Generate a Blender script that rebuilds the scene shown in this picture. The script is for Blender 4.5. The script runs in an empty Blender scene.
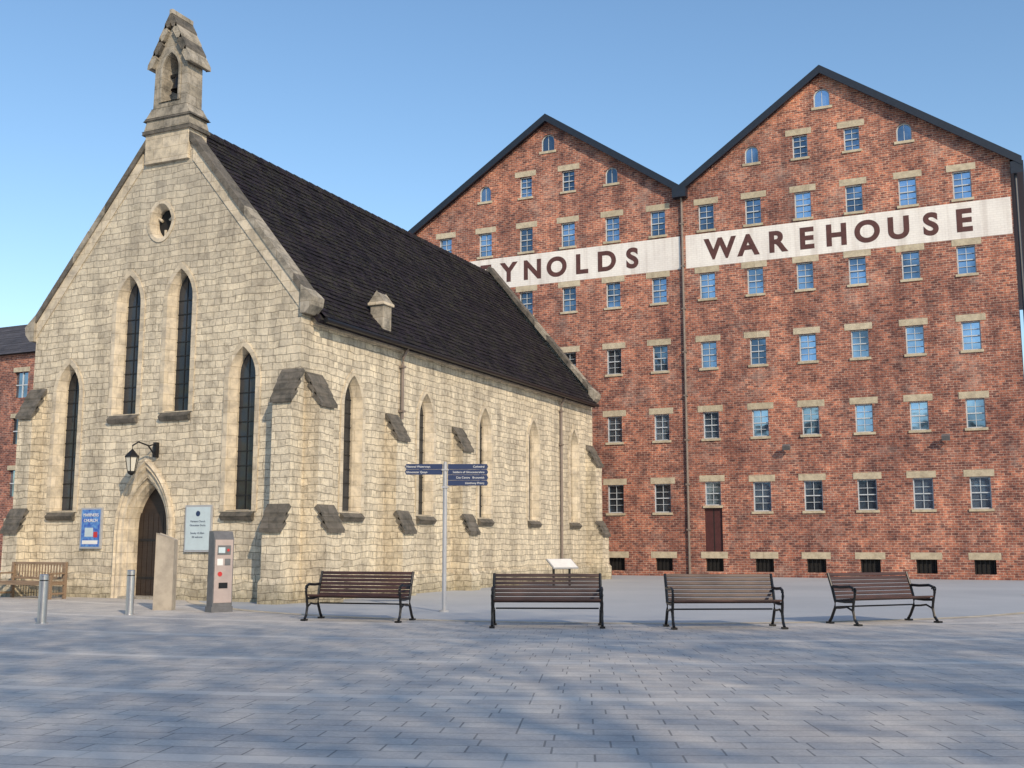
import bpy, math, random
from mathutils import Vector, Matrix
from mathutils.geometry import tessellate_polygon
random.seed(4)
S=bpy.context.scene
S.view_settings.view_transform='Standard'
try: S.view_settings.look='None'
except Exception: pass
S.view_settings.exposure=0
# ------------------------------------------------------------ materials
def newmat(name):
    m=bpy.data.materials.new(name); m.use_nodes=True
    nt=m.node_tree; b=nt.nodes['Principled BSDF']
    return m,nt,b
def N(nt,t,**k):
    n=nt.nodes.new(t)
    for a,v in k.items(): setattr(n,a,v)
    return n
def math_(nt,op,a,b=None,c=None):
    n=N(nt,'ShaderNodeMath',operation=op)
    for i,x in enumerate((a,b,c)):
        if x is None: continue
        if isinstance(x,(int,float)): n.inputs[i].default_value=x
        else: nt.links.new(x,n.inputs[i])
    return n.outputs[0]
def mix(nt,fac,a,b,blend='MIX'):
    n=N(nt,'ShaderNodeMix',data_type='RGBA',blend_type=blend)
    for idx,x in ((0,fac),(6,a),(7,b)):
        if isinstance(x,(int,float)): n.inputs[idx].default_value=x
        elif isinstance(x,tuple): n.inputs[idx].default_value=(x[0],x[1],x[2],1)
        else: nt.links.new(x,n.inputs[idx])
    return n.outputs[2]
def ramp(nt,fac,stops):
    n=N(nt,'ShaderNodeValToRGB'); e=n.color_ramp.elements
    while len(e)<len(stops): e.new(0.5)
    for i,(p,c) in enumerate(stops):
        e[i].position=p; e[i].color=(c[0],c[1],c[2],1) if isinstance(c,tuple) else (c,c,c,1)
    nt.links.new(fac,n.inputs[0]); return n.outputs[0]
def noise(nt,vec,scale,detail=4,rough=.55):
    n=N(nt,'ShaderNodeTexNoise'); n.inputs['Scale'].default_value=scale
    n.inputs['Detail'].default_value=detail; n.inputs['Roughness'].default_value=rough
    nt.links.new(vec,n.inputs['Vector']); return n.outputs['Fac']
def bump(nt,b,h,strength,dist):
    n=N(nt,'ShaderNodeBump'); n.inputs['Strength'].default_value=strength; n.inputs['Distance'].default_value=dist
    nt.links.new(h,n.inputs['Height']); nt.links.new(n.outputs[0],b.inputs['Normal'])
def wallvec(nt,zs=1.0,xs=1.0,mode='wall',wob=0.0,wscale=1.5):
    g=N(nt,'ShaderNodeNewGeometry'); s=N(nt,'ShaderNodeSeparateXYZ'); nt.links.new(g.outputs['Position'],s.inputs[0])
    if mode=='wall': a=math_(nt,'ADD',s.outputs[0],s.outputs[1])
    else: a=s.outputs[1]
    a=math_(nt,'MULTIPLY',a,xs); z=math_(nt,'MULTIPLY',s.outputs[2],zs)
    if wob:
        w=noise(nt,g.outputs['Position'],wscale,2); w2=noise(nt,g.outputs['Position'],wscale*1.7,2)
        a=math_(nt,'MULTIPLY_ADD',w,wob,a); z=math_(nt,'MULTIPLY_ADD',w2,wob*.6,z)
    c=N(nt,'ShaderNodeCombineXYZ'); nt.links.new(a,c.inputs[0]); nt.links.new(z,c.inputs[1])
    return c.outputs[0], g.outputs['Position'], s
def brick(nt,vec,w,h,mortar,c1,c2,cm,off=.5,sq=1.0,sqf=2,smooth=.15,bias=0):
    n=N(nt,'ShaderNodeTexBrick'); n.offset=off; n.squash=sq; n.squash_frequency=sqf
    n.inputs['Scale'].default_value=1; n.inputs['Brick Width'].default_value=w; n.inputs['Row Height'].default_value=h
    n.inputs['Mortar Size'].default_value=mortar; n.inputs['Mortar Smooth'].default_value=smooth; n.inputs['Bias'].default_value=bias
    for k,c in (('Color1',c1),('Color2',c2),('Mortar',cm)): n.inputs[k].default_value=(*c,1)
    nt.links.new(vec,n.inputs['Vector']); return n
def m_rubble():
    m,nt,b=newmat('limestone_rubble')
    v,p,s=wallvec(nt,wob=.30,wscale=.8)
    n=brick(nt,v,.40,.185,.010,(.70,.635,.515),(.57,.52,.43),(.36,.32,.26),off=.43,sq=.55,sqf=3,smooth=.6)
    n2=brick(nt,v,.40,.185,.010,(1,1,1),(.58,.57,.58),(.95,.95,.95),off=.43,sq=.55,sqf=3,smooth=.4,bias=-.6)
    big=noise(nt,p,.35,5); f=noise(nt,p,7,7,.75); md=noise(nt,p,2.0,6,.75)
    c=mix(nt,.65,n.outputs['Color'],n2.outputs['Color'],'MULTIPLY')
    c=mix(nt,.6,c,ramp(nt,big,[(.3,(.78,.75,.71)),(.65,(1.08,1.07,1.04))]),'MULTIPLY')
    c=mix(nt,.7,c,ramp(nt,f,[(.32,(.52,.50,.46)),(.54,(1.08,1.07,1.04))]),'MULTIPLY')
    c=mix(nt,.6,c,ramp(nt,md,[(.34,(.62,.61,.60)),(.5,(1.02,1.02,1.0)),(.7,(1.16,1.12,1.03))]),'MULTIPLY')
    st=N(nt,'ShaderNodeMapping'); st.inputs['Scale'].default_value=(1.6,1.6,.12); nt.links.new(p,st.inputs[0])
    sn=noise(nt,st.outputs[0],1.0,6,.65)
    c=mix(nt,.6,c,ramp(nt,sn,[(.38,(.56,.55,.54)),(.54,(1.05,1.04,1.02))]),'MULTIPLY')
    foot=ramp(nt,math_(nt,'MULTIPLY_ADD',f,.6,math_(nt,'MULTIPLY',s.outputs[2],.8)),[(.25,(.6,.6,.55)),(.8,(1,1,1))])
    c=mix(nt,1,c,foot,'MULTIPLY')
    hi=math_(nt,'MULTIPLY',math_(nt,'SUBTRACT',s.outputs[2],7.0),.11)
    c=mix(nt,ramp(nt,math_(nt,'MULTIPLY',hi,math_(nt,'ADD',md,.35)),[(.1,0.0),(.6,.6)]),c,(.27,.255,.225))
    nt.links.new(c,b.inputs['Base Color']); b.inputs['Roughness'].default_value=.93
    hh=math_(nt,'ADD',math_(nt,'MULTIPLY',n.outputs['Fac'],-1.0),math_(nt,'MULTIPLY',f,1.6))
    bump(nt,b,hh,.8,.03); return m
def m_ashlar(name='limestone_ashlar',col=(.64,.56,.43),dark=(.36,.32,.26),w=.6,h=.3):
    m,nt,b=newmat(name); v,p,s=wallvec(nt)
    n=brick(nt,v,w,h,.008,(1,1,1),(.84,.83,.8),(.6,.57,.52))
    f=noise(nt,p,3.5,7,.7); f2=noise(nt,p,22,3)
    c=ramp(nt,f,[(.32,dark),(.58,col),(.8,tuple(x*1.1 for x in col))])
    c=mix(nt,1,c,n.outputs['Color'],'MULTIPLY')
    nt.links.new(c,b.inputs['Base Color']); b.inputs['Roughness'].default_value=.9
    bump(nt,b,math_(nt,'ADD',f,math_(nt,'MULTIPLY',f2,.4)),.5,.03); return m
def m_brick(name='red_brick'):
    m,nt,b=newmat(name); v,p,s=wallvec(nt,wob=.02,wscale=3)
    n=brick(nt,v,.26,.098,.012,(.40,.165,.105),(.23,.095,.075),(.44,.35,.29),smooth=.3)
    n2=brick(nt,v,.26,.098,.012,(1,1,1),(.25,.23,.28),(1,1,1),smooth=.3,bias=-.45)
    big=noise(nt,p,.22,6,.65); f=noise(nt,p,1.4,7,.75); f3=noise(nt,p,6,4,.7)
    c=mix(nt,.85,n.outputs['Color'],n2.outputs['Color'],'MULTIPLY')
    c=mix(nt,1,c,ramp(nt,big,[(.3,(.66,.60,.64)),(.5,(1,.98,.98)),(.70,(1.4,1.3,1.2))]),'MULTIPLY')
    c=mix(nt,.9,c,ramp(nt,f,[(.35,(.50,.48,.54)),(.6,(1.25,1.2,1.15))]),'MULTIPLY')
    c=mix(nt,.8,c,ramp(nt,f3,[(.35,(.52,.52,.58)),(.62,(1.35,1.3,1.23))]),'MULTIPLY')
    eff=noise(nt,p,.8,8,.78)
    c=mix(nt,ramp(nt,eff,[(.54,0.0),(.72,.45)]),c,(.52,.40,.34))
    st=N(nt,'ShaderNodeMapping'); st.inputs['Scale'].default_value=(1.3,1.3,.10); nt.links.new(p,st.inputs[0])
    c=mix(nt,.6,c,ramp(nt,noise(nt,st.outputs[0],1.0,5),[(.38,(.58,.56,.60)),(.56,(1.06,1.05,1.04))]),'MULTIPLY')
    nt.links.new(c,b.inputs['Base Color']); b.inputs['Roughness'].default_value=.92
    bump(nt,b,math_(nt,'ADD',math_(nt,'MULTIPLY',n.outputs['Fac'],-1),f3),.6,.02); return m
def m_roof(name,c1,c2,cm,moss=None,w=.3,h=.2):
    m,nt,b=newmat(name); v,p,s=wallvec(nt,mode='roof',wob=.03)
    n=brick(nt,v,w,h,.012,c1,c2,cm)
    f=noise(nt,p,1.3,7,.7); f2=noise(nt,p,14,4)
    c=mix(nt,.8,n.outputs['Color'],ramp(nt,f,[(.3,(.6,.6,.65)),(.7,(1.5,1.45,1.4))]),'MULTIPLY')
    if moss: c=mix(nt,ramp(nt,math_(nt,'MULTIPLY',f2,math_(nt,'ADD',f,.35)),[(.42,0.0),(.56,.8)]),c,moss)
    nt.links.new(c,b.inputs['Base Color']); b.inputs['Roughness'].default_value=.9; b.inputs['Specular IOR Level'].default_value=.2
    bump(nt,b,math_(nt,'SUBTRACT',f2,n.outputs['Fac']),.9,.05); return m
def m_plain(name,col,rough=.6,metal=0,var=.25,scale=6,bmp=.15,col2=None):
    m,nt,b=newmat(name); g=N(nt,'ShaderNodeNewGeometry'); p=g.outputs['Position']
    f=noise(nt,p,scale,5,.65)
    c2=col2 or tuple(x*(1-var) for x in col)
    nt.links.new(ramp(nt,f,[(.35,c2),(.62,col)]),b.inputs['Base Color'])
    b.inputs['Roughness'].default_value=rough; b.inputs['Metallic'].default_value=metal
    if bmp: bump(nt,b,f,bmp,.01)
    return m
def m_wood(name,c1,c2):
    m,nt,b=newmat(name); tc=N(nt,'ShaderNodeTexCoord'); mp=N(nt,'ShaderNodeMapping')
    mp.inputs['Scale'].default_value=(1.2,18,18); nt.links.new(tc.outputs['Object'],mp.inputs[0])
    f=noise(nt,mp.outputs[0],2.5,5)
    nt.links.new(ramp(nt,f,[(.35,c1),(.65,c2)]),b.inputs['Base Color']); b.inputs['Roughness'].default_value=.5
    bump(nt,b,f,.3,.004); return m
def m_glass(name,col,metal,rough=.06,wav=.12,lo=.45):
    m,nt,b=newmat(name); g=N(nt,'ShaderNodeNewGeometry'); p=g.outputs['Position']
    f=noise(nt,p,.9,2); f2=noise(nt,p,.45,2)
    nt.links.new(ramp(nt,f2,[(.38,tuple(x*lo for x in col)),(.62,col)]),b.inputs['Base Color'])
    b.inputs['Metallic'].default_value=metal; b.inputs['Roughness'].default_value=rough
    bump(nt,b,f,wav,.15); return m
def m_setts():
    m,nt,b=newmat('paving_setts'); g=N(nt,'ShaderNodeNewGeometry'); s=N(nt,'ShaderNodeSeparateXYZ')
    nt.links.new(g.outputs['Position'],s.inputs[0]); p=g.outputs['Position']
    dx=math_(nt,'SUBTRACT',s.outputs[0],-16.4); dy=math_(nt,'SUBTRACT',42.0,s.outputs[1])
    r=math_(nt,'SQRT',math_(nt,'ADD',math_(nt,'MULTIPLY',dx,dx),math_(nt,'MULTIPLY',dy,dy)))
    th=math_(nt,'MULTIPLY',math_(nt,'ARCTAN2',dx,dy),32.0)
    c=N(nt,'ShaderNodeCombineXYZ'); nt.links.new(th,c.inputs[0]); nt.links.new(r,c.inputs[1])
    n=brick(nt,c.outputs[0],.52,.26,.008,(.58,.55,.51),(.48,.465,.45),(.27,.26,.25),smooth=.3,sq=.8,sqf=3)
    big=noise(nt,p,.25,6,.65); f=noise(nt,p,30,4,.7); md=noise(nt,p,1.6,6,.75)
    col=mix(nt,1,n.outputs['Color'],ramp(nt,big,[(.3,(.80,.80,.82)),(.7,(1.12,1.1,1.07))]),'MULTIPLY')
    col=mix(nt,.65,col,ramp(nt,md,[(.3,(.7,.7,.72)),(.6,(1.1,1.1,1.08))]),'MULTIPLY')
    col=mix(nt,.5,col,ramp(nt,f,[(.3,(.7,.7,.7)),(.7,(1.2,1.2,1.2))]),'MULTIPLY')
    rr=math_(nt,'FRACT',math_(nt,'DIVIDE',r,3.12)); line=math_(nt,'LESS_THAN',rr,.0833)
    col=mix(nt,math_(nt,'MULTIPLY',line,.5),col,(.68,.65,.60))
    st=noise(nt,p,.7,3,.5)
    col=mix(nt,ramp(nt,st,[(.62,0.0),(.70,.25)]),col,(.28,.28,.28))
    vo=N(nt,'ShaderNodeTexVoronoi'); vo.inputs['Scale'].default_value=1.3; nt.links.new(p,vo.inputs['Vector'])
    col=mix(nt,math_(nt,'MULTIPLY',math_(nt,'LESS_THAN',vo.outputs['Distance'],.04),.4),col,(.16,.16,.16))
    nt.links.new(col,b.inputs['Base Color']); b.inputs['Roughness'].default_value=.75
    bump(nt,b,math_(nt,'ADD',math_(nt,'MULTIPLY',n.outputs['Fac'],-1),math_(nt,'MULTIPLY',f,.3)),.45,.01); return m
def m_ground():
    m,nt,b=newmat('resin_gravel'); g=N(nt,'ShaderNodeNewGeometry'); p=g.outputs['Position']
    big=noise(nt,p,.12,6,.65); f=noise(nt,p,40,3,.7)
    c=ramp(nt,big,[(.3,(.33,.355,.385)),(.7,(.44,.46,.48))])
    c=mix(nt,.5,c,ramp(nt,f,[(.3,(.75,.75,.75)),(.7,(1.2,1.2,1.2))]),'MULTIPLY')
    nt.links.new(c,b.inputs['Base Color']); b.inputs['Roughness'].default_value=.85; bump(nt,b,f,.3,.005); return m
def m_band():
    m,nt,b=newmat('white_painted_brick'); v,p,s=wallvec(nt)
    n=brick(nt,v,.25,.098,.011,(.80,.78,.75),(.76,.74,.71),(.70,.68,.65))
    f=noise(nt,p,2.5,8,.8)
    c=mix(nt,ramp(nt,f,[(.60,0.0),(.76,.5)]),n.outputs['Color'],(.50,.36,.30))
    c=mix(nt,.5,c,ramp(nt,noise(nt,p,.6,5),[(.35,(.80,.78,.78)),(.6,(1.03,1.03,1.02))]),'MULTIPLY')
    st=N(nt,'ShaderNodeMapping'); st.inputs['Scale'].default_value=(2.5,2.5,.2); nt.links.new(p,st.inputs[0])
    c=mix(nt,.5,c,ramp(nt,noise(nt,st.outputs[0],1.0,5),[(.36,(.68,.64,.62)),(.52,(1.02,1.02,1.02))]),'MULTIPLY')
    nt.links.new(c,b.inputs['Base Color']); b.inputs['Roughness'].default_value=.85
    bump(nt,b,n.outputs['Fac'],-.25,.01); return m
RUB=m_rubble(); ASH=m_ashlar(); ASHD=m_ashlar('weathered_limestone',(.38,.345,.285),(.14,.13,.11))
MOSS=m_ashlar('mossy_stone_cap',(.15,.135,.115),(.05,.05,.045)); BRK=m_brick(); LINT=m_ashlar('sandstone_lintel',(.54,.48,.36),(.36,.31,.23),w=5,h=5)
ROOF=m_roof('dark_tiles',(.024,.019,.029),(.010,.009,.014),(.004,.004,.005),moss=(.045,.045,.028))
SLATE=m_roof('slate',(.09,.09,.105),(.06,.06,.07),(.03,.03,.03))
VERGE=m_plain('dark_bargeboard',(.012,.018,.032),.45); IRON=m_plain('black_iron',(.016,.016,.018),.4,.3)
PIPE=m_plain('lead_grey_pipe',(.22,.18,.155),.6); BEN=m_wood('bench_slats',(.032,.014,.011),(.072,.030,.023))
TEAK=m_wood('weathered_teak',(.16,.11,.07),(.30,.21,.14)); FRAME=m_plain('painted_frame',(.50,.55,.59),.5,0,.15)
WGL=m_glass('window_glass',(.36,.50,.66),.85,lo=.30); DGL=m_glass('leaded_glass',(.045,.05,.06),.2,.12,.4)
DARK=m_plain('dark_void',(.012,.012,.012),.9); DOOR=m_wood('oak_door',(.018,.011,.008),(.035,.022,.015))
LET=m_plain('lettering_brown',(.10,.04,.038),.8,0,.35,4); BAND=m_band(); STEEL=m_plain('brushed_steel',(.55,.56,.58),.32,.9,.1)
NAVY=m_plain('navy_sign',(.018,.035,.10),.4,0,.1,4,0); WHITE=m_plain('white_paint',(.74,.74,.72),.5,0,.1,4,0)
GREY=m_plain('grey_post',(.42,.43,.45),.45,.2,.12); GREYD=m_plain('machine_grey',(.15,.15,.155),.5,.1)
PANEL=m_plain('machine_panel',(.44,.36,.33),.5,.1,.12); RED=m_plain('red_label',(.5,.03,.03),.5,0,.1,4,0)
TOTEM=m_plain('sandstone_slab',(.42,.37,.30),.8,0,.3,3,.3); BLUE=m_plain('poster_blue',(.03,.09,.40),.4,0,.5,9,0,(.12,.30,.60))
PALE=m_plain('poster_pale',(.50,.60,.64),.4,0,.1,4,0); REDDOOR=m_plain('loading_door',(.07,.02,.02),.6)
LAMPG=m_plain('lantern_glass',(.6,.58,.5),.3,0,.1,4,0); BARK=m_plain('bark',(.14,.11,.08),.9,0,.4,8,.5); LEAF=m_plain('leaves',(.09,.10,.03),.6,0,.5,2,0)
SETT=m_setts(); GRD=m_ground()
# ------------------------------------------------------------ mesh builder
def empty(name,loc=(0,0,0),rz=0):
    e=bpy.data.objects.new(name,None); S.collection.objects.link(e); e.location=loc; e.rotation_euler=(0,0,rz); e.empty_display_size=.3; return e
class MB:
    def __init__(s): s.v=[];s.f=[];s.m=[];s.mats=[]
    def mi(s,mat):
        if mat not in s.mats: s.mats.append(mat)
        return s.mats.index(mat)
    def add(s,vs,fs,mat):
        o=len(s.v); s.v+=[tuple(v) for v in vs]; k=s.mi(mat)
        for f in fs: s.f.append([i+o for i in f]); s.m.append(k)
    def box(s,x0,x1,y0,y1,z0,z1,mat):
        s.add([(x0,y0,z0),(x1,y0,z0),(x1,y1,z0),(x0,y1,z0),(x0,y0,z1),(x1,y0,z1),(x1,y1,z1),(x0,y1,z1)],
              [(0,3,2,1),(4,5,6,7),(0,1,5,4),(1,2,6,5),(2,3,7,6),(3,0,4,7)],mat)
    def obox(s,c,size,M,mat):
        hx,hy,hz=[d/2 for d in size]; vs=[Vector(c)+M@Vector((a*hx,b*hy,d*hz)) for d in(-1,1) for a,b in((-1,-1),(1,-1),(1,1),(-1,1))]
        s.add(vs,[(0,3,2,1),(4,5,6,7),(0,1,5,4),(1,2,6,5),(2,3,7,6),(3,0,4,7)],mat)
    def prism(s,A,B,mat):
        n=len(A); tris=tessellate_polygon([[Vector(p) for p in A]])
        s.add(list(A)+list(B),[tuple(t) for t in tris]+[tuple(i+n for i in reversed(t)) for t in tris]+[(i,(i+1)%n,n+(i+1)%n,n+i) for i in range(n)],mat)
    def loops(s,L,mat):
        n=len(L[0]); vs=[p for l in L for p in l]; fs=[]
        for k in range(len(L)-1):
            for i in range(n): j=(i+1)%n; fs.append((k*n+i,k*n+j,(k+1)*n+j,(k+1)*n+i))
        s.add(vs,fs,mat)
    def sheet(s,outer,holes,fn,mat,back=0.0):
        ls=[outer]+holes; tri=tessellate_polygon([[Vector((a,z,0)) for a,z in l] for l in ls])
        flat=[fn(a,z,0) for l in ls for a,z in l]; s.add(flat,[tuple(t) for t in tri],mat)
        if back:
            for l in holes: s.loops([[fn(a,z,0) for a,z in l],[fn(a,z,-back) for a,z in l]],mat)
    def tube(s,pts,r,mat,n=8,taper=None):
        pts=[Vector(p) for p in pts]; L=[]
        for i,p in enumerate(pts):
            t=(pts[min(i+1,len(pts)-1)]-pts[max(i-1,0)]).normalized()
            a=t.cross(Vector((0,0,1)));
            if a.length<.05: a=t.cross(Vector((1,0,0)))
            a.normalize(); b=t.cross(a); rr=r if taper is None else taper[i]
            L.append([p+a*rr*math.cos(2*math.pi*k/n)+b*rr*math.sin(2*math.pi*k/n) for k in range(n)])
        s.loops(L,mat); s.add(L[0],[tuple(range(n))],mat); s.add(L[-1],[tuple(range(n))],mat)
    def done(s,name,par=None,world=True,bevel=0):
        me=bpy.data.meshes.new(name); me.from_pydata(s.v,[],s.f); 
        for mt in s.mats: me.materials.append(mt)
        me.polygons.foreach_set('material_index',s.m); me.update()
        o=bpy.data.objects.new(name,me); S.collection.objects.link(o)
        if par:
            o.parent=par
            if world: o.matrix_parent_inverse=(Matrix.Translation(par.location)@Matrix.Rotation(par.rotation_euler[2],4,'Z')).inverted()
        if bevel:
            b=o.modifiers.new('b','BEVEL'); b.width=bevel; b.segments=2; b.limit_method='ANGLE'
        return o
def text(body,loc,size,rot,mat,name,par,off=0.0,ext=.004,align='CENTER'):
    c=bpy.data.curves.new(name,'FONT'); c.body=body; c.size=size; c.align_x=align; c.align_y='CENTER'; c.offset=off; c.extrude=ext
    c.materials.append(mat); o=bpy.data.objects.new(name,c); S.collection.objects.link(o); o.location=loc; o.rotation_euler=rot
    if par:
        o.parent=par; o.matrix_parent_inverse=(Matrix.Translation(par.location)@Matrix.Rotation(par.rotation_euler[2],4,'Z')).inverted()
    return o
def lancet(cx,z0,w,h,n=8,k=1.15):
    r=w*k; ah=math.sqrt(r*r-(r-w/2)**2); sp=z0+h-ah; am=math.acos((r-w/2)/r)
    P=[(cx-w/2,z0),(cx+w/2,z0)]
    for i in range(n+1): a=am*i/n; P.append((cx+w/2-r+r*math.cos(a),sp+r*math.sin(a)))
    for i in range(n-1,-1,-1): a=am*i/n; P.append((cx-w/2+r-r*math.cos(a),sp+r*math.sin(a)))
    return P
# ------------------------------------------------------------ ground
g=MB(); g.add([(-400,-300,0),(400,-300,0),(400,600,0),(-400,600,0)],[(0,1,2,3)],GRD); g.done('ground')
fwd=Vector((-.4237,.9058,0)); rgt=Vector((.9058,.4237,0))
C=rgt*2.9+fwd*32.0
nseg=96
inner=[];outer=[]
for i in range(nseg+1):
    a=math.radians(-88+176*i/nseg); d=(-fwd*math.cos(a)+rgt*math.sin(a))
    inner.append(C+d*11.7); outer.append(C+d*70)
p=MB(); n=nseg+1
p.add([(q.x,q.y,.004) for q in inner]+[(q.x,q.y,.004) for q in outer],[(i,i+1,n+i+1,n+i) for i in range(nseg)],SETT)
p.done('plaza_paving')
k=MB(); e0=[C+(q-C).normalized()*11.45 for q in inner]
e1=[C+(q-C).normalized()*11.75 for q in inner]
k.add([(q.x,q.y,.008) for q in e0]+[(q.x,q.y,.008) for q in e1],[(i,i+1,n+i+1,n+i) for i in range(nseg)],ASH); k.done('stone_edging')
# ------------------------------------------------------------ chapel
CH=empty('stone_chapel',(-21.05,33,0))
YF,YB,XL,XR,XC=22.5,43.0,-25.7,-16.4,-21.05
XD=-21.25
SL=1.21
front=lambda a,z,o:(a,YF-o,z)
side=lambda a,z,o:(XR+o,a,z)
W=MB(); T=MB(); G=MB()
def window(fn,cx,z0,h,w=.6):
    hole=lancet(cx,z0-.05,w+.3,h+.15)
    T.loops([[fn(a,z,o) for a,z in lancet(cx,zz,ww,hh)] for ww,zz,hh,o in
      ((w+.56,z0-.06,h+.34,-.02),(w+.56,z0-.06,h+.34,.035),(w+.27,z0-.04,h+.14,.035),(w+.20,z0-.03,h+.11,-.03),(w,z0,h,-.2),(w,z0,h,-.3))],ASH)
    gl=lancet(cx,z0-.01,w+.02,h+.02); tri=tessellate_polygon([[Vector((a,z,0)) for a,z in gl]])
    G.add([fn(a,z,-.27) for a,z in gl],[tuple(t) for t in tri],DGL)
    def b(a0,a1,zz0,zz1,o0,o1,mat,B=G):
        q=[fn(a,z,o) for o in (o0,o1) for a,z in ((a0,zz0),(a1,zz0),(a1,zz1),(a0,zz1))]
        B.add(q,[(0,1,2,3),(4,7,6,5),(0,4,5,1),(1,5,6,2),(2,6,7,3),(3,7,4,0)],mat)
    zz=z0+.35
    while zz<z0+h-.5: b(cx-w/2,cx+w/2,zz,zz+.025,-.265,-.25,IRON); zz+=.38
    b(cx-.012,cx+.012,z0,z0+h-.1,-.262,-.252,IRON)
    a0,a1=cx-w/2-.2,cx+w/2+.2
    A=[fn(a0,z0-.28,-.02),fn(a0,z0-.28,.07),fn(a0,z0-.17,.14),fn(a0,z0-.02,-.02)]
    B=[fn(a1,z0-.28,-.02),fn(a1,z0-.28,.07),fn(a1,z0-.17,.14),fn(a1,z0-.02,-.02)]
    T.prism(A,B,MOSS)
    return hole
holes=[window(front,-22.2,4.95,3.75),window(front,-20.38,4.95,3.75),window(front,-24.3,2.35,4.0),window(front,-18.2,2.3,4.1)]
def oc(rw,rh,zc=10.2,cx=-21.2):
    P=[]
    for i in range(24):
        a=2*math.pi*i/24; P.append((cx+rw*math.sin(a)*(1-.12*abs(math.cos(a))),zc+rh*math.cos(a)*(1.0 if math.cos(a)>0 else .9)))
    return P
holes.append(oc(.42,.55))
T.loops([[front(a,z,o) for a,z in oc(rw,rh)] for rw,rh,o in ((.50,.64,-.02),(.50,.64,.03),(.40,.53,.03),(.30,.41,-.18),(.30,.41,-.3))],ASH)
q=oc(.32,.43); G.add([front(a,z,-.26) for a,z in q],[tuple(t) for t in tessellate_polygon([[Vector((a,z,0)) for a,z in q]])],DARK)
for ang in (30,150,270):
    a=math.radians(ang); T.tube([front(-21.2+.15*math.cos(a),10.2+.18*math.sin(a),-.2),front(-21.2+.34*math.cos(a),10.2+.42*math.sin(a),-.2)],.04,ASH)
dhole=lancet(XD,-.02,1.5,3.2)
holes.append(dhole)
T.loops([[front(a,z,o) for a,z in lancet(XD,0.0,ww,hh)] for ww,hh,o in ((2.0,3.68,-.02),(2.0,3.68,.09),(1.92,3.6,.14),(1.84,3.53,.08),(1.74,3.46,.10),(1.66,3.38,.02),(1.5,3.24,.02),(1.42,3.16,-.10),(1.3,3.06,-.10),(1.2,2.98,-.25),(1.2,2.98,-.5))],ASH)
D=MB(); q=lancet(XD,0,1.22,3.0)
D.add([front(a,z,-.42) for a,z in q],[tuple(t) for t in tessellate_polygon([[Vector((a,z,0)) for a,z in q]])],DOOR)
for i in range(7): D.box(XD-.6+i*.175,XD-.6+i*.175+.16,YF+.385,YF+.415,.02,2.25,DOOR)
for z in (.5,1.5): D.box(XD-.55,XD+.5,YF+.37,YF+.384,z,z+.06,IRON)
D.tube([(XD+.35,YF+.33,1.05),(XD+.35,YF+.36,1.0),(XD+.35,YF+.33,.95)],.02,IRON)
D.box(XD-.62,XD+.62,YF-.25,YF+.38,.0,.06,ASHD)
D.done('door',CH)
zt=lambda x,top=13.3: top-SL*abs(x-XC)
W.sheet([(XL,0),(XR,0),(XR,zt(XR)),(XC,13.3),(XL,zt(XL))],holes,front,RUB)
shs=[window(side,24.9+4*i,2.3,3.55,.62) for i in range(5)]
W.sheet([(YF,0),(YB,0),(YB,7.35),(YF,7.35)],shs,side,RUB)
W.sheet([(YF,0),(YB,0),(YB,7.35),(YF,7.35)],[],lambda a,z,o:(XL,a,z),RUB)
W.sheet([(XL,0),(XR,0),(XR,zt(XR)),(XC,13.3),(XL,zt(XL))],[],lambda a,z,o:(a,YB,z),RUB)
W.box(XL+.5,XR-.5,YF+.55,YB-.5,.05,7.0,DARK)
for (x0,x1,y0,y1) in ((XL-.1,XD-1.0,YF-.12,YF+.1),(XD+1.0,XR+.1,YF-.12,YF+.1),(XR-.1,XR+.12,YF+.1,YB+.1)):
    W.box(x0,x1,y0,y1,0,.55,RUB)
T.box(XR-.05,XR+.12,YF+.45,YB-.4,7.0,7.2,ASH)
def buttress(org,out,al,w,zt_u,zb_u,zt_l,zb_l,p1,p2):
    org=Vector(org); out=Vector(out); al=Vector(al)
    P=lambda o,z,s:tuple(org+out*o+al*(s*w/2)+Vector((0,0,z)))
    prof=[(-.05,0),(p2+.1,0),(p2+.1,.5),(p2,.6),(p2,zb_l),(p1,zt_l),(p1,zb_u),(-.05,zt_u)]
    W.prism([P(o,z,-1) for o,z in prof],[P(o,z,1) for o,z in prof],RUB)
    for (o0,z0,o1,z1) in ((p2,zb_l,p1,zt_l),(p1,zb_u,0,zt_u)):
        n=3
        for i in range(n):
            f0,f1=i/n,(i+1)/n
            a=(o0+(o1-o0)*f0,z0+(z1-z0)*f0); b=(o0+(o1-o0)*f1,z0+(z1-z0)*f1)
            pr=[(a[0]+.07,a[1]-.05),(a[0]+.08,a[1]+.04),(b[0]+.03,b[1]+.05),(b[0]-.06,b[1]-.03)]
            ww=(w+.08)/w
            W.prism([P(o,z,-ww) for o,z in pr],[P(o,z,ww) for o,z in pr],MOSS)
buttress((-16.62,YF,0),(0,-1,0),(1,0,0),.58,5.75,4.95,2.35,1.75,.42,.68)
buttress((XR,23.05,0),(1,0,0),(0,1,0),.65,5.7,4.9,2.35,1.75,.45,.75)
buttress((-25.45,YF,0),(0,-1,0),(1,0,0),.55,5.75,4.95,2.35,1.75,.42,.68)
buttress((XL,23.05,0),(-1,0,0),(0,1,0),.65,5.7,4.9,2.35,1.75,.45,.75)
buttress((XR,26.9,0),(1,0,0),(0,1,0),.6,5.05,4.35,2.3,1.75,.38,.62)
buttress((XR,30.9,0),(1,0,0),(0,1,0),.6,5.05,4.35,2.3,1.75,.38,.62)
buttress((XR,42.6,0),(1,0,0),(0,1,0),.7,5.4,4.6,2.3,1.75,.42,.7)
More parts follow.
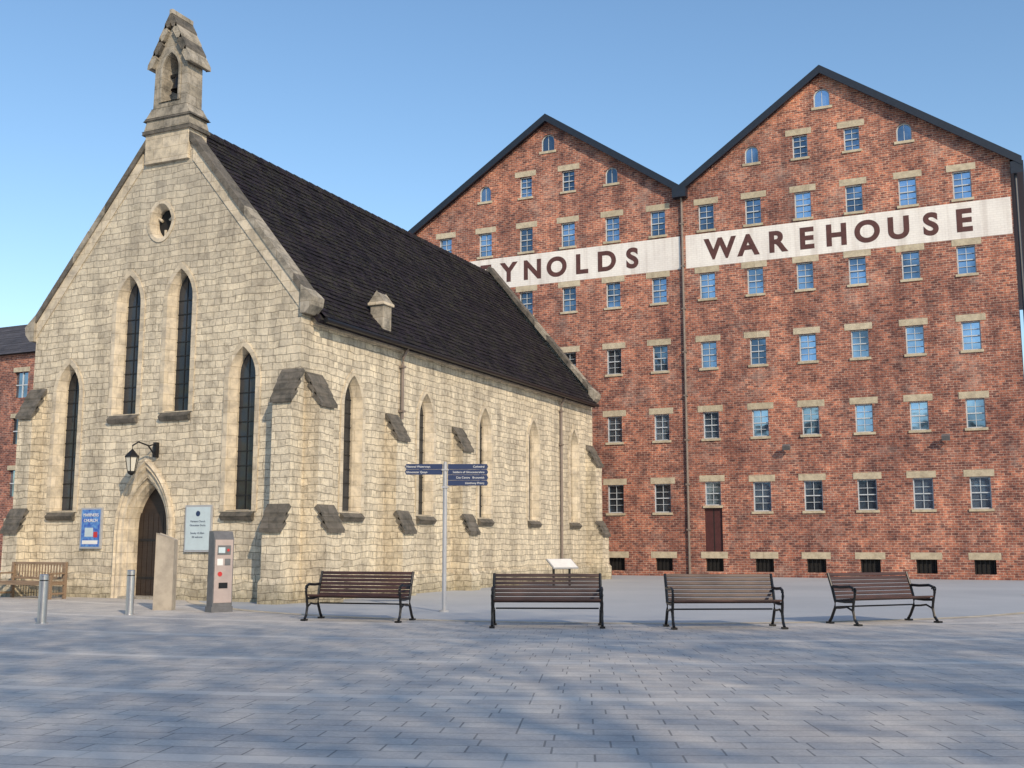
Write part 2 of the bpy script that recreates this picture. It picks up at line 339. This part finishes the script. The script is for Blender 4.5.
buttress((XL,42.6,0),(-1,0,0),(0,1,0),.7,5.4,4.6,2.3,1.75,.42,.7)
W.done('walls',CH)
R=MB()
for sgn in (1,-1):
    ex=XC+sgn*4.98; nx,nz=sgn*SL/math.hypot(SL,1),1/math.hypot(SL,1); tk=.12
    A=[(XC,13.22),(ex,13.22-SL*4.98)]; B=[(ex-nx*tk,A[1][1]-nz*tk),(XC,13.22-tk/nz*1.0)]
    L=A+B
    nc=36; ny=68
    rx=lambda t:XC+(ex-XC)*t
    rz=lambda t,y:13.22-SL*4.98*t-.07*math.sin(math.pi*t)+.03*math.sin(y*.7)*math.sin(math.pi*t)
    for c_ in range(nc):
        t0,t1=c_/nc,(c_+1)/nc
        for i in range(ny):   # individual tiles, each bedded a little differently
            ya=YF+.35+(YB-YF-.7)*(i+(.5 if c_%2 else 0)*.999)/ny; yb=min(ya+(YB-YF-.7)/ny,YB-.35)
            j0=random.uniform(-.004,.012); j1=random.uniform(.018,.038); dt=random.uniform(-.0015,.0025)
            vs=[]
            for y in (ya,yb):
                for t,up in ((t0,j0),(t1+dt,j1),(t1+dt,0)):
                    vs.append((rx(t)+nx*up,y,rz(t,y)+nz*up))
            R.add(vs,[(0,3,4,1),(1,4,5,2)],ROOF)
    R.prism([(a,YF+.35,z-.10) for a,z in L],[(a,YB-.35,z-.10) for a,z in L],ROOF)
    R.tube([(ex+sgn*.05,YF+.5,7.10),(ex+sgn*.05,YB-.35,7.10)],.075,IRON)
for i in range(45):
    y=YF+.55+i*(YB-YF-1.1)/45
    R.prism([(XC-.17,y,13.08),(XC,y,13.35),(XC+.17,y,13.08)],[(XC-.17,y+.43,13.07),(XC,y+.43,13.33),(XC+.17,y+.43,13.07)],ROOF)
R.done('roof',CH)
for y0,y1 in ((YF-.08,YF+.42),(YB-.42,YB+.08)):
    for sgn in (1,-1):
        n=9
        for i in range(n):
            a=XC+sgn*(4.95*(i/n)+ .004); b=XC+sgn*(4.95*((i+1)/n)-.008)
            pr=[(a,13.60-SL*abs(a-XC)),(b,13.60-SL*abs(b-XC)),(b,13.36-SL*abs(b-XC)),(a,13.36-SL*abs(a-XC))]
            jj=random.uniform(-.012,.012)
            T.prism([(x,y0+jj,z+jj) for x,z in pr],[(x,y1,z+jj) for x,z in pr],MOSS if random.random()<.6 else ASHD)
        k=sgn
        pr=[(XC+k*4.65,7.2),(XC+k*4.8,7.2),(XC+k*4.98,7.4),(XC+k*5.02,7.62),(XC+k*4.9,7.74),(XC+k*4.65,7.95)]
        T.prism([(x,y0-.02,z) for x,z in pr],[(x,y1+.02,z) for x,z in pr],ASHD)
for sgn in (1,-1):
    pr=[(XC+sgn*.9,13.35-SL*.9),(XC+sgn*4.64,13.35-SL*4.64),(XC+sgn*4.64,12.92-SL*4.64),(XC+sgn*.9,12.92-SL*.9)]
    T.prism([(x,YF-.03,z) for x,z in pr],[(x,YF+.02,z) for x,z in pr],ASH)
T.done('stone_dressings',CH); G.done('windows',CH)
# bellcote
B=MB()
yc=YF+.27
def blk(w,d,z0,z1,mat,w2=None,d2=None):
    w2=w2 or w; d2=d2 or d
    lo=[(XC-w/2,yc-d/2,z0),(XC+w/2,yc-d/2,z0),(XC+w/2,yc+d/2,z0),(XC-w/2,yc+d/2,z0)]
    hi=[(XC-w2/2,yc-d2/2,z1),(XC+w2/2,yc-d2/2,z1),(XC+w2/2,yc+d2/2,z1),(XC-w2/2,yc+d2/2,z1)]
    B.prism(lo,hi,mat)
blk(1.55,.74,11.9,12.75,ASH)
blk(1.72,.84,12.75,12.85,MOSS); blk(1.66,.8,12.85,13.15,ASHD,1.5,.74); blk(1.7,.82,13.15,13.22,MOSS,1.6,.78); blk(1.58,.78,13.22,13.5,ASHD,1.26,.68)
d=.62
fnf=lambda a,z,o:(a,yc-d/2-o,z); fnb=lambda a,z,o:(a,yc+d/2+o,z)
op=lancet(XC,13.66,.56,1.42,8,1.0)
shaft=[(XC-.6,13.5),(XC+.6,13.5),(XC+.57,14.85),(XC,15.95),(XC-.57,14.85)]
B.sheet(shaft,[op],fnf,ASHD); B.sheet(shaft,[op],fnb,ASHD)
B.loops([[fnf(a,z,0) for a,z in op],[fnb(a,z,0) for a,z in op]],ASHD)
for s_ in (1,-1): B.add([(XC+s_*.6,yc-d/2,13.5),(XC+s_*.6,yc+d/2,13.5),(XC+s_*.57,yc+d/2,14.85),(XC+s_*.57,yc-d/2,14.85)],[(0,1,2,3)],ASHD)
B.loops([[fnf(a,z,o) for a,z in lancet(XC,13.66,ww,hh,8,1.0)] for ww,hh,o in ((.74,1.56,-.01),(.74,1.56,.04),(.58,1.43,.04),(.58,1.43,-.02))],ASHD)
for s_ in (1,-1):
    n=4
    for i in range(n):
        t0,t1=i/n,(i+1)/n
        xa,za=.74*(1-t0),14.70+1.5*t0; xb,zb=.74*(1-t1),14.70+1.5*t1
        pr=[(XC+s_*(xa+.03),za-.02),(XC+s_*(xa+.02),za+.1),(XC+s_*(xb),zb+.08),(XC+s_*max(xb-.1,0),zb-.12 if xb>.1 else zb-.25),(XC+s_*max(xa-.13,0),za-.0)]
        B.prism([(x,yc-.42,z) for x,z in pr],[(x,yc+.42,z) for x,z in pr],MOSS if (i%2) else ASHD)
B.box(XC-.06,XC+.06,yc-.43,yc+.43,16.2,16.34,ASHD)
B.done('bellcote',CH,bevel=.012)
bb=MB(); cz=14.5
L=[]
for r,z in ((.02,.0),(.09,-.01),(.12,-.08),(.14,-.22),(.17,-.36),(.21,-.42),(.2,-.43)):
    L.append([(XC+r*math.cos(2*math.pi*k/16),yc+r*math.sin(2*math.pi*k/16),cz+z) for k in range(16)])
bb.loops(L,IRON); bb.box(XC-.3,XC+.3,yc-.04,yc+.04,cz,cz+.08,IRON); bb.tube([(XC,yc,cz-.3),(XC,yc,cz-.47)],.03,IRON); bb.done('bell',CH)
V=MB()
V.box(-16.70,-16.26,26.15,26.6,7.05,8.15,ASHD); V.box(-16.76,-16.20,26.09,26.66,8.15,8.24,ASH)
V.prism([(-16.72,26.13,8.24),(-16.24,26.13,8.24),(-16.48,26.13,8.55)],[(-16.72,26.62,8.24),(-16.24,26.62,8.24),(-16.48,26.62,8.55)],ASHD)
V.done('vent_stack',CH,bevel=.02)
P=MB()
for y,zb in ((27.35,5.0),(39.4,.1)):
    P.tube([(XR+.27,y,7.1),(XR+.1,y,6.8),(XR+.09,y,6.6),(XR+.09,y,zb)],.05,PIPE)
    for z in (6.5,5.2): P.box(XR+.0,XR+.16,y-.08,y+.08,z,z+.06,PIPE)
P.done('downpipes',CH)
L_=empty('wall_lantern',(-21.45,YF-.05,3.75)); l=MB(); lx=-21.2
l.tube([(lx+.25,YF-.1,3.75),(lx+.2,YF-.3,4.0),(lx+.1,YF-.55,4.08),(lx,YF-.65,3.98),(lx,YF-.65,3.86)],.022,IRON)
l.tube([(lx+.25,YF-.1,4.05),(lx+.2,YF-.25,4.0)],.018,IRON); l.box(lx+.2,lx+.3,YF-.12,YF,3.7,4.1,IRON)
def ring(r,z,n=6): return [(lx+r*math.cos(2*math.pi*k/n),YF-.65+r*math.sin(2*math.pi*k/n),z) for k in range(n)]
l.loops([ring(.02,3.88),ring(.06,3.84),ring(.19,3.70),ring(.19,3.67)],IRON); l.loops([ring(.165,3.67),ring(.10,3.30)],LAMPG); l.loops([ring(.11,3.31),ring(.10,3.26),ring(.03,3.2)],IRON)
for k_ in range(6):
    l.tube([ring(.17,3.68)[k_],ring(.105,3.3)[k_]],.012,IRON,5)
l.done('lantern_body',L_)
ex=-23.12
E=empty('event_poster',(ex,YF-.05,1.85)); q=MB(); q.box(ex-.38,ex+.38,YF-.07,YF-.004,1.3,2.4,GREY); q.box(ex-.33,ex+.33,YF-.078,YF-.07,1.35,2.35,BLUE); q.box(ex-.28,ex+.28,YF-.082,YF-.078,1.42,1.52,WHITE); q.box(ex-.2,ex+.1,YF-.082,YF-.078,1.62,1.86,PALE); q.box(ex+.12,ex+.26,YF-.082,YF-.078,1.6,1.75,RED)
q.done('board',E); text('MARINERS',(ex,YF-.085,2.2),.12,(math.pi/2,0,0),WHITE,'title',E); text('CHURCH',(ex,YF-.085,2.05),.12,(math.pi/2,0,0),WHITE,'title',E)
nx_=-19.42
E=empty('notice_board',(nx_,YF-.05,1.85)); q=MB(); q.box(nx_-.43,nx_+.43,YF-.07,YF-.004,1.22,2.42,GREY); q.box(nx_-.39,nx_+.39,YF-.078,YF-.07,1.27,2.37,PALE)
q.done('board',E)
for i,tx in enumerate(('Mariners Church','Gloucester Docks','','Sunday 10.30am','All welcome')): text(tx,(nx_,YF-.082,2.0-i*.1),.07,(math.pi/2,0,0),NAVY,'line',E,ext=.001)
q=MB(); q.tube([(nx_,YF-.08,2.2),(nx_,YF-.083,2.2)],.07,NAVY,20); q.done('logo',E)
# ------------------------------------------------------------ warehouse
WH=empty('brick_warehouse',(-14,60,0)); YW=48.0
wf=lambda a,z,o:(a,YW-o,z)
prof=[(-28.3,17.1),(-20.5,22.2),(-13.78,17.6),(-7.28,22.2),(0.12,17.1)]
wall=MB(); tr=MB(); gl=MB(); holes=[]
def rect(x,z,w,h): return [(x-w/2,z-h/2),(x+w/2,z-h/2),(x+w/2,z+h/2),(x-w/2,z+h/2)]
def arch(x,z,w,h):
    P=[(x-w/2,z-h/2),(x+w/2,z-h/2)]; sp=z+h/2-w/2
    return P+[(x+w/2*math.cos(math.pi*i/10),sp+w/2*math.sin(math.pi*i/10)) for i in range(11)]
def wbox(B,a0,a1,z0,z1,o0,o1,mat): B.box(a0,a1,YW-o1,YW-o0,z0,z1,mat)
def win(x,z,w=.72,h=1.2,sill=True):
    jx=random.uniform(-.02,.02); x+=jx
    holes.append(rect(x,z,w,h)); 
    t1=random.uniform(-.008,.008); t2=random.uniform(-.02,.012)
    gl.add([(x-w/2,YW+.185+t1,z-h/2),(x+w/2,YW+.185-t1,z-h/2),(x+w/2,YW+.185-t1-t2,z+h/2),(x-w/2,YW+.185+t1-t2,z+h/2)],[(0,1,2,3)],WGL)
    f=.045
    wbox(tr,x-w/2,x-w/2+f,z-h/2,z+h/2,-.155,-.11,FRAME); wbox(tr,x+w/2-f,x+w/2,z-h/2,z+h/2,-.155,-.11,FRAME)
    for zz in (z-h/2,z+h/2-f,z-.02): wbox(tr,x-w/2+f,x+w/2-f,zz,zz+f,-.153,-.108,FRAME)
    wbox(tr,x-.012,x+.012,z-h/2+f,z+h/2-f,-.15,-.13,FRAME)
    for dz in (-.28,.28): wbox(tr,x-w/2+f,x+w/2-f,z+dz-.01,z+dz+.01,-.148,-.128,FRAME)
    j=random.uniform(-.05,.05)
    wbox(tr,x-.57+j,x+.57+j,z+h/2+.004,z+h/2+.28,-.05,.015,LINT)
    if sill: wbox(tr,x-w/2-.08,x+w/2+.08,z-h/2-.11,z-h/2-.004,-.1,.06,LINT)
def awin(x,z,w=.62,h=.80):
    holes.append(arch(x,z,w,h)); q=arch(x,z,w,h)
    gl.add([wf(a,zz,-.13) for a,zz in q],[tuple(t) for t in tessellate_polygon([[Vector((a,zz,0)) for a,zz in q]])],WGL)
    q2=arch(x,z-.0,w-.09,h-.09); tr.loops([[wf(a,zz,-.12) for a,zz in q],[wf(a,zz,-.08) for a,zz in q],[wf(a,zz,-.08) for a,zz in q2],[wf(a,zz,-.12) for a,zz in q2]],FRAME)
    wbox(tr,x-.012,x+.012,z-h/2+.05,z+h/2-.05,-.12,-.1,FRAME)
    wbox(tr,x-w/2-.1,x+w/2+.1,z-h/2-.12,z-h/2-.004,-.08,.05,LINT)
rows=[6.66,9.85,13.04,16.25]
for cols in ([-12.65+2.185*i for i in range(6)],[-14.95-2.25*i for i in range(6)]):
    for ci,x in enumerate(cols):
        for z in rows: win(x,z)
        right=cols[0]>-13
        if right and ci==0: win(x,3.62,.72,1.05)
        else: win(x,3.45,.78,1.28)
        holes.append(rect(x,.5,.8,.56)); wbox(gl,x-.4,x+.4,.22,.78,-.22,-.2,DARK)
        for i in range(5): wbox(tr,x-.36+i*.17,x-.34+i*.17,.22,.78,-.1,-.08,IRON)
        wbox(tr,x-.6,x+.6,.79,1.06,-.05,.015,LINT)
    s=sorted(cols)
    for i,x in enumerate(s):
        if i in (2,3): win(x,18.95,.66,1.05)
        if i in (1,4): awin(x,18.9)
awin(-7.28,21.05,.7,.85); awin(-20.5,21.05,.7,.85)
x=-12.65; holes.append(rect(x,2.05,.8,1.95)); wbox(gl,x-.4,x+.4,1.08,3.02,-.14,-.1,REDDOOR); wbox(tr,x-.46,x+.46,3.03,3.08,-.05,.03,LINT)
wbox(gl,x-.02,x+.02,1.1,3.0,-.099,-.09,DARK)
wall.sheet([(-28.3,0),(0.12,0)]+prof[::-1],holes,wf,BRK,back=.24)
for x in (-28.3,.12): wall.add([(x,YW,0),(x,78,0),(x,78,17.1),(x,YW,17.1)],[(0,1,2,3)],BRK)
wall.add([(-28.3,78,0),(.12,78,0)]+[(a,78,z) for a,z in prof[::-1]],[tuple(range(7))],BRK)
wall.box(-28,-.2,YW+.4,77,.1,17,DARK)
wall.done('walls',WH)
bd=MB()
for a0,a1 in ((-28.2,-13.88),(-13.62,.06)): wbox(bd,a0,a1,13.93,15.48,-.01,.004,BAND)
bd.done('painted_band',WH)
for tx,x0,st in (('REYNOLDS',-25.2,1.284),('WAREHOUSE',-12.02,1.283)):
    for i,ch in enumerate(tx): text(ch,(x0+i*st,YW-.008,14.66),1.30,(math.pi/2,0,0),LET,'letter',WH,off=.05,ext=.002)
tr.done('lintels_sills_frames',WH); gl.done('glazing',WH)
rf=MB()
for (a,b) in zip(prof[:-1],prof[1:]):
    dx,dz=b[0]-a[0],b[1]-a[1]; ln=math.hypot(dx,dz); ux,uz=dx/ln,dz/ln
    a2,b2=a,b
    if a is prof[0]: a2=(a[0]-ux*.55,a[1]-uz*.55)
    if b is prof[-1]: b2=(b[0]+ux*.55,b[1]+uz*.55)
    o=.03; t=.16
    rf.prism([(a2[0],YW-.28,a2[1]+o),(b2[0],YW-.28,b2[1]+o),(b2[0],YW-.28,b2[1]+o+t),(a2[0],YW-.28,a2[1]+o+t)],
             [(a2[0],78.3,a2[1]+o),(b2[0],78.3,b2[1]+o),(b2[0],78.3,b2[1]+o+t),(a2[0],78.3,a2[1]+o+t)],SLATE)
    rf.prism([(a2[0],YW-.36,a2[1]-.13),(b2[0],YW-.36,b2[1]-.13),(b2[0],YW-.36,b2[1]+.24),(a2[0],YW-.36,a2[1]+.24)],
             [(a2[0],YW-.29,a2[1]-.13),(b2[0],YW-.29,b2[1]-.13),(b2[0],YW-.29,b2[1]+.24),(a2[0],YW-.29,a2[1]+.24)],VERGE)
    rf.prism([(a2[0],YW-.288,a2[1]-.03),(b2[0],YW-.288,b2[1]-.03),(b2[0],YW-.288,b2[1]+.02),(a2[0],YW-.288,a2[1]+.02)],
             [(a2[0],YW+.01,a2[1]-.03),(b2[0],YW+.01,b2[1]-.03),(b2[0],YW+.01,b2[1]+.02),(a2[0],YW+.01,a2[1]+.02)],VERGE)
rf.box(.13,.62,YW-.34,77,16.35,16.85,VERGE)
rf.box(-14.1,-13.46,YW-.42,YW-.02,17.25,17.75,VERGE)
rf.done('roof',WH)
dp=MB(); dp.tube([(-13.75,YW-.2,17.3),(-13.75,YW-.1,17.0),(-13.75,YW-.1,.05)],.055,PIPE)
for z in range(2,17,2): dp.box(-13.84,-13.66,YW-.16,YW,z,z+.07,PIPE)
dp.tube([(.3,YW-.1,16.5),(.3,YW-.1,.05)],.06,VERGE); dp.done('downpipes',WH)
fl=MB()
for x,z in ((-9.3,5.55),(-2.9,5.72)):
    fl.box(x-.03,x+.03,YW-.25,YW,z,z+.05,IRON); fl.obox((x,YW-.33,z-.03),(.32,.2,.2),Matrix.Rotation(.5,3,'X'),GREYD)
fl.done('floodlights',WH)
# ------------------------------------------------------------ neighbouring brick buildings
def terrace(name,x0,x1,yf,depth,hw,hr,face=-1,zs=(1.8,4.6,7.4,10.2),gables=0,end_margin=0):
    LB=empty(name,((x0+x1)/2,yf,0)); q=MB(); hl=[]; gq=MB()
    bf=lambda a,z,o:(a,yf+face*o,z); yy=lambda o0,o1:sorted((yf+face*o0,yf+face*o1))
    nb=int((x1-end_margin-x0)//3.1)
    for i in range(nb):
        for z in zs:
            x=x0+1.6+i*3.1; hl.append(rect(x,z,1,1.4))
            for a0,a1,z0,z1,o0,o1,mt in ((-.5,.5,-.7,.7,-.2,-.15,WGL),(-.6,.6,.71,.95,-.02,.03,LINT),(-.03,.03,-.7,.7,-.149,-.1,FRAME),(-.5,-.03,-.03,.03,-.149,-.1,FRAME),(.03,.5,-.03,.03,-.149,-.1,FRAME)):
                y0,y1=yy(o0,o1); gq.box(x+a0,x+a1,y0,y1,z+z0,z+z1,mt)
    q.sheet([(x0,0),(x1,0),(x1,hw),(x0,hw)],hl,bf,BRK,back=.15)
    y0,y1=yy(-.25,-depth); q.box(x0,x1,y0,y1,0,hw-.02,BRK)
    ya,yb=yf+face*.35,yf-face*(depth+.35)
    if not gables:
        ym=(ya+yb)/2; q.prism([(x0-.3,ya,hw),(x0-.3,yb,hw),(x0-.3,ym,hr)],[(x1+.3,ya,hw),(x1+.3,yb,hw),(x1+.3,ym,hr)],SLATE)
    else:
        wg=(x1-x0)/gables
        for i in range(gables):
            a=x0+i*wg; A=[(a,0,hw),(a+wg,0,hw),(a+wg/2,0,hr)]
            q.prism([(x,ya,z) for x,_,z in A],[(x,yb,z) for x,_,z in A],SLATE)
    q.done('walls_and_roof',LB); gq.done('windows',LB)
terrace('brick_terrace',-66,-38.5,42,10,11.6,14.6,zs=(1.8,4.6,7.4,9.9),end_margin=5)
terrace('unseen_reflected_building',-34,60,-48,14,12.6,16.6,face=1,gables=6)  # unseen building added behind the viewpoint, kept for reflections in the warehouse windows
# ------------------------------------------------------------ unseen trees added behind the viewpoint to dapple the near paving with shade
az=math.radians(40); el=math.radians(29)
sd=Vector((math.cos(az)*math.cos(el),-math.sin(az)*math.cos(el),math.sin(el)))
rnd=random.Random(9)
TM=[]
def tree(x,y,rz,sc):
    e=empty('unseen_shade_tree',(x,y,0),rz); e.scale=(sc,sc,sc)
    if not TM:
        b=MB(); lf=MB(); tips=[]
        b.tube([(0,0,0),(.05,0,2.2),(0,.08,4.4),(.05,0,6)],.15,BARK,10,[.18,.13,.10,.06])
        def grow(p,d,L,r,k):
            m=p+d*L*.5+Vector((rnd.uniform(-.15,.15),rnd.uniform(-.15,.15),.1)); q=p+d*L
            b.tube([p,m,q],r,BARK,6,[r,r*.7,r*.45])
            tips.append(m)
            if k==0: tips.append(q); return
            for _ in range(3):
                dd=(d+Vector((rnd.uniform(-.9,.9),rnd.uniform(-.9,.9),rnd.uniform(-.3,.6)))).normalized(); grow(q,dd,L*.66,r*.45,k-1)
        for i in range(7):
            a=i*2.4; grow(Vector((.03,0,4.0+i*.34)),Vector((math.cos(a),math.sin(a),.7)).normalized(),2.0,.045,2)
        for tpt in tips:
            for _ in range(50):
                c=tpt+Vector((rnd.gauss(0,.5),rnd.gauss(0,.5),rnd.gauss(0,.42))); s_=rnd.uniform(.035,.06)
                M=Matrix.Rotation(rnd.uniform(0,6.3),3,'Z')@Matrix.Rotation(rnd.uniform(-1.2,1.2),3,'X')
                lf.add([c+M@Vector(v)*s_ for v in ((-1,0,0),(0,-.7,.1),(1,0,0),(0,.8,.1))],[(0,1,2,3)],LEAF)
        TM.append(b.done('trunk_and_limbs',e,False).data); TM.append(lf.done('foliage',e,False).data)
    else:
        for nm,me in zip(('trunk_and_limbs','foliage'),TM):
            o=bpy.data.objects.new(nm,me); S.collection.objects.link(o); o.parent=e
hd=Vector((math.cos(az),-math.sin(az)))
for (tx,ty,rz,sc) in ((-3.0,7.5,0,2.5),(-11,1.5,2.0,2.4),(5.5,11.0,4.0,2.3)):
    D_=6.3*sc/math.tan(el); tree(tx+hd.x*D_,ty+hd.y*D_,rz,sc)
# ------------------------------------------------------------ benches
def bench_meshes():
    sl=MB(); ir=MB(); Lh=.93
    for i in range(6):
        y=-.46+i*.085; z=.44+(.012 if i==0 else 0)-.012*i*.6
        sl.box(-Lh,Lh,y,y+.07,z,z+.032,BEN)
    for i in range(7):
        t=i/6; z=.47+t*.40; y=.075+t*.14
        sl.obox((0,y,z),(2*Lh,.028,.055),Matrix.Rotation(-.3,3,'X'),BEN)
    for x in (-.91,.91,):
        s_=1 if x>0 else -1
        X=x+s_*.035
        ir.tube([(X,-.50,.03),(X,-.44,.10),(X,-.40,.25),(X,-.43,.42),(X,-.47,.55),(X,-.44,.64),(X,-.34,.67),(X,-.1,.655),(X,.10,.66)],.026,IRON)
        ir.tube([(X,.22,.03),(X,.16,.1),(X,.06,.28),(X,.05,.42),(X,.12,.65),(X,.22,.90)],.026,IRON)
        ir.tube([(X,-.43,.41),(X,-.2,.40),(X,.05,.41)],.024,IRON)
        ir.tube([(X,-.40,.25),(X,-.25,.31),(X,-.1,.29),(X,.06,.28)],.018,IRON)
        c=[(X,-.46+.06*math.cos(a)*(1-a/9),.60+.06*math.sin(a)*(1-a/9)) for a in [k*.6 for k in range(12)]]
        ir.tube(c,.013,IRON,6)
        for yy in (-.52,.2): ir.box(X-.045,X+.045,yy-.06,yy+.07,.0,.03,IRON)
    ir.tube([(-.91,.06,.3),(.91,.06,.3)],.014,IRON)
    return sl,ir
sl,ir=bench_meshes(); BM=[]
def place_bench(s_,d_,rot):
    p_=rgt*s_+fwd*d_
    e=empty('park_bench',(p_.x,p_.y,.008),math.radians(25.07+rot))
    if not BM:
        a=sl.done('slats',e,False,.006); b=ir.done('cast_iron_frame',e,False); BM.extend([a.data,b.data])
    else:
        for nm,me in zip(('slats','cast_iron_frame'),BM):
            o=bpy.data.objects.new(nm,me); S.collection.objects.link(o); o.parent=e
            if nm=='slats': m_=o.modifiers.new('b','BEVEL'); m_.width=.006; m_.segments=2
place_bench(-2.85,21.3,-16); place_bench(.62,19.75,-2); place_bench(3.65,19.5,3); place_bench(6.72,20.6,25)
tb=empty('wooden_bench',(-24.0,21.5,0)); q=MB()
for i in range(5): q.box(-.95,.95,-.42+i*.095,-.34+i*.095,.43,.46,TEAK)
for x in (-.95,.95):
    q.box(x-.04,x+.04,-.44,-.36,0,.64,TEAK); q.box(x-.04,x+.04,.04,.12,0,.95,TEAK); q.box(x-.05,x+.05,-.48,.04,.64,.68,TEAK); q.box(x-.03,x+.03,-.36,.04,.36,.43,TEAK); q.box(x-.02,x+.02,-.36,.04,.12,.17,TEAK)
q.box(-.91,.91,-.43,-.39,.36,.43,TEAK); q.box(-.91,.91,.06,.10,.88,.95,TEAK); q.box(-.91,.91,.06,.10,.50,.56,TEAK)
for i in range(17): q.box(-.85+i*.105,-.81+i*.105,.07,.09,.56,.88,TEAK)
q.done('bench_body',tb,False,.006)
for x,y,h in ((-16.38,14.85,.88),(-16.75,17.4,.9)):
    e=empty('steel_bollard',(x,y,0.004)); q=MB(); rg=lambda r,z:[(r*math.cos(2*math.pi*k_/24),r*math.sin(2*math.pi*k_/24),z) for k_ in range(24)]
    q.loops([rg(.11,.0),rg(.11,.012),rg(.08,.016),rg(.08,h-.12)],STEEL); q.loops([rg(.074,h-.12),rg(.074,h-.10)],IRON); q.loops([rg(.08,h-.10),rg(.08,h-.015),rg(.07,h),rg(.001,h+.006)],STEEL)
    q.done('bollard_body',e,False)
e=empty('stone_marker',(-17.25,18.95,0),math.radians(20)); q=MB()
q.prism([(-.2,-.12,0),(.2,-.12,0),(.2,-.12,1.52),(-.2,-.12,1.66)],[(-.2,.12,0),(.2,.12,0),(.2,.12,1.52),(-.2,.12,1.66)],TOTEM); q.done('slab',e,False,.012)
e=empty('ticket_machine',(-15.7,18.9,0),math.radians(64)); q=MB()
q.box(-.24,.24,-.15,.17,0,.12,GREYD)
q.prism([(-.22,-.14,.12),(-.22,.15,.12),(-.22,.15,1.7),(-.22,-.05,1.7),(-.22,-.14,1.54)],[(.22,-.14,.12),(.22,.15,.12),(.22,.15,1.7),(.22,-.05,1.7),(.22,-.14,1.54)],GREYD)
q.box(-.20,.20,-.150,-.14,.2,1.52,PANEL)
q.box(-.15,.15,-.156,-.15,1.2,1.4,GREYD); q.box(-.13,.02,-.16,-.156,1.24,1.36,PALE); q.box(-.15,-.02,-.156,-.15,.98,1.12,WHITE); q.box(.02,.15,-.156,-.15,.98,1.12,GREYD)
q.box(-.1,.1,-.158,-.15,.5,.62,IRON); q.tube([(.09,-.15,1.3),(.09,-.165,1.3)],.03,RED,14); q.tube([(-.08,-.15,.8),(-.08,-.16,.8)],.05,RED,16)
q.done('cabinet',e,False,.008)
e=empty('fingerpost_sign',(-11.4,20.96,0),math.radians(25.07)); q=MB()
q.tube([(0,0,0),(0,0,.04)],.11,GREY,20); q.tube([(0,0,.04),(0,0,3.15)],.045,GREY,16); q.tube([(0,0,3.15),(0,0,3.19)],.03,GREY,12)
q.done('post',e,False)
q=MB()
def arm(x0,x1,z0,z1,tip):
    zm=(z0+z1)/2; s_=1 if x1>x0 else -1
    pr=[(x0,z0),(x1,z0),(x1+s_*tip,zm),(x1,z1),(x0,z1)]
    q.prism([(x,-.018,z) for x,z in pr],[(x,.018,z) for x,z in pr],NAVY)
for i in range(4): arm(.06,.9,3.03-i*.118,3.142-i*.118,.03)
for i in range(2): arm(-.06,-.84,3.03-i*.118,3.142-i*.118,.03)
q.box(-.075,.075,-.06,.06,3.0,3.03,GREY); q.box(-.07,.07,-.058,.058,2.62,2.66,GREY)
q.done('finger_panels',e,False)
for i,(tx) in enumerate(('Cathedral','Soldiers of Gloucestershire','City Centre   Brunswick','Llanthony Priory')):
    o=text(tx,(.85,-.0195,3.083-i*.118),.062,(math.pi/2,0,0),WHITE,'lettering',None,ext=.0008,align='RIGHT'); o.parent=e
for i,(tx) in enumerate(('National Waterways','Gloucester Quays')):
    o=text(tx,(-.84,-.0195,3.083-i*.118),.062,(math.pi/2,0,0),WHITE,'lettering',None,ext=.0008,align='LEFT'); o.parent=e
e=empty('information_lectern',(-14.35,34.6,0),math.radians(50)); q=MB()
for x in (-.3,.3): q.box(x-.03,x+.03,-.03,.03,0,.66,IRON)
q.obox((0,-.05,.76),(.95,.62,.035),Matrix.Rotation(math.radians(28),3,'X'),GREY); q.obox((0,-.064,.782),(.88,.55,.012),Matrix.Rotation(math.radians(28),3,'X'),WHITE)
q.done('panel',e,False)
# ------------------------------------------------------------ light
sun=bpy.data.lights.new('sun','SUN'); sun.energy=3.9; sun.angle=math.radians(.6); sun.color=(1,.82,.60)
so=bpy.data.objects.new('sun',sun); S.collection.objects.link(so); so.rotation_euler=sd.to_track_quat('Z','Y').to_euler(); so.location=(30,-20,40)
w=bpy.data.worlds.new('World'); S.world=w; w.use_nodes=True; nt=w.node_tree; bg=nt.nodes['Background']
sky=N(nt,'ShaderNodeTexSky',sky_type='NISHITA'); sky.sun_disc=False; sky.sun_elevation=el; sky.sun_rotation=math.atan2(sd.x,sd.y); sky.air_density=1.15; sky.dust_density=.5; sky.ozone_density=1.8
hs=N(nt,'ShaderNodeHueSaturation'); hs.inputs['Saturation'].default_value=1.12; hs.inputs['Value'].default_value=1.2
nt.links.new(sky.outputs[0],hs.inputs['Color']); nt.links.new(hs.outputs[0],bg.inputs[0]); bg.inputs[1].default_value=.15
cam=bpy.data.cameras.new('camera'); cam.lens=1100*36/1024; cam.sensor_width=36; cam.clip_end=2000
co=bpy.data.objects.new('camera',cam); S.collection.objects.link(co); co.location=(0,0,1.45); co.rotation_euler=(math.radians(98.225),0,math.radians(25.07)); S.camera=co
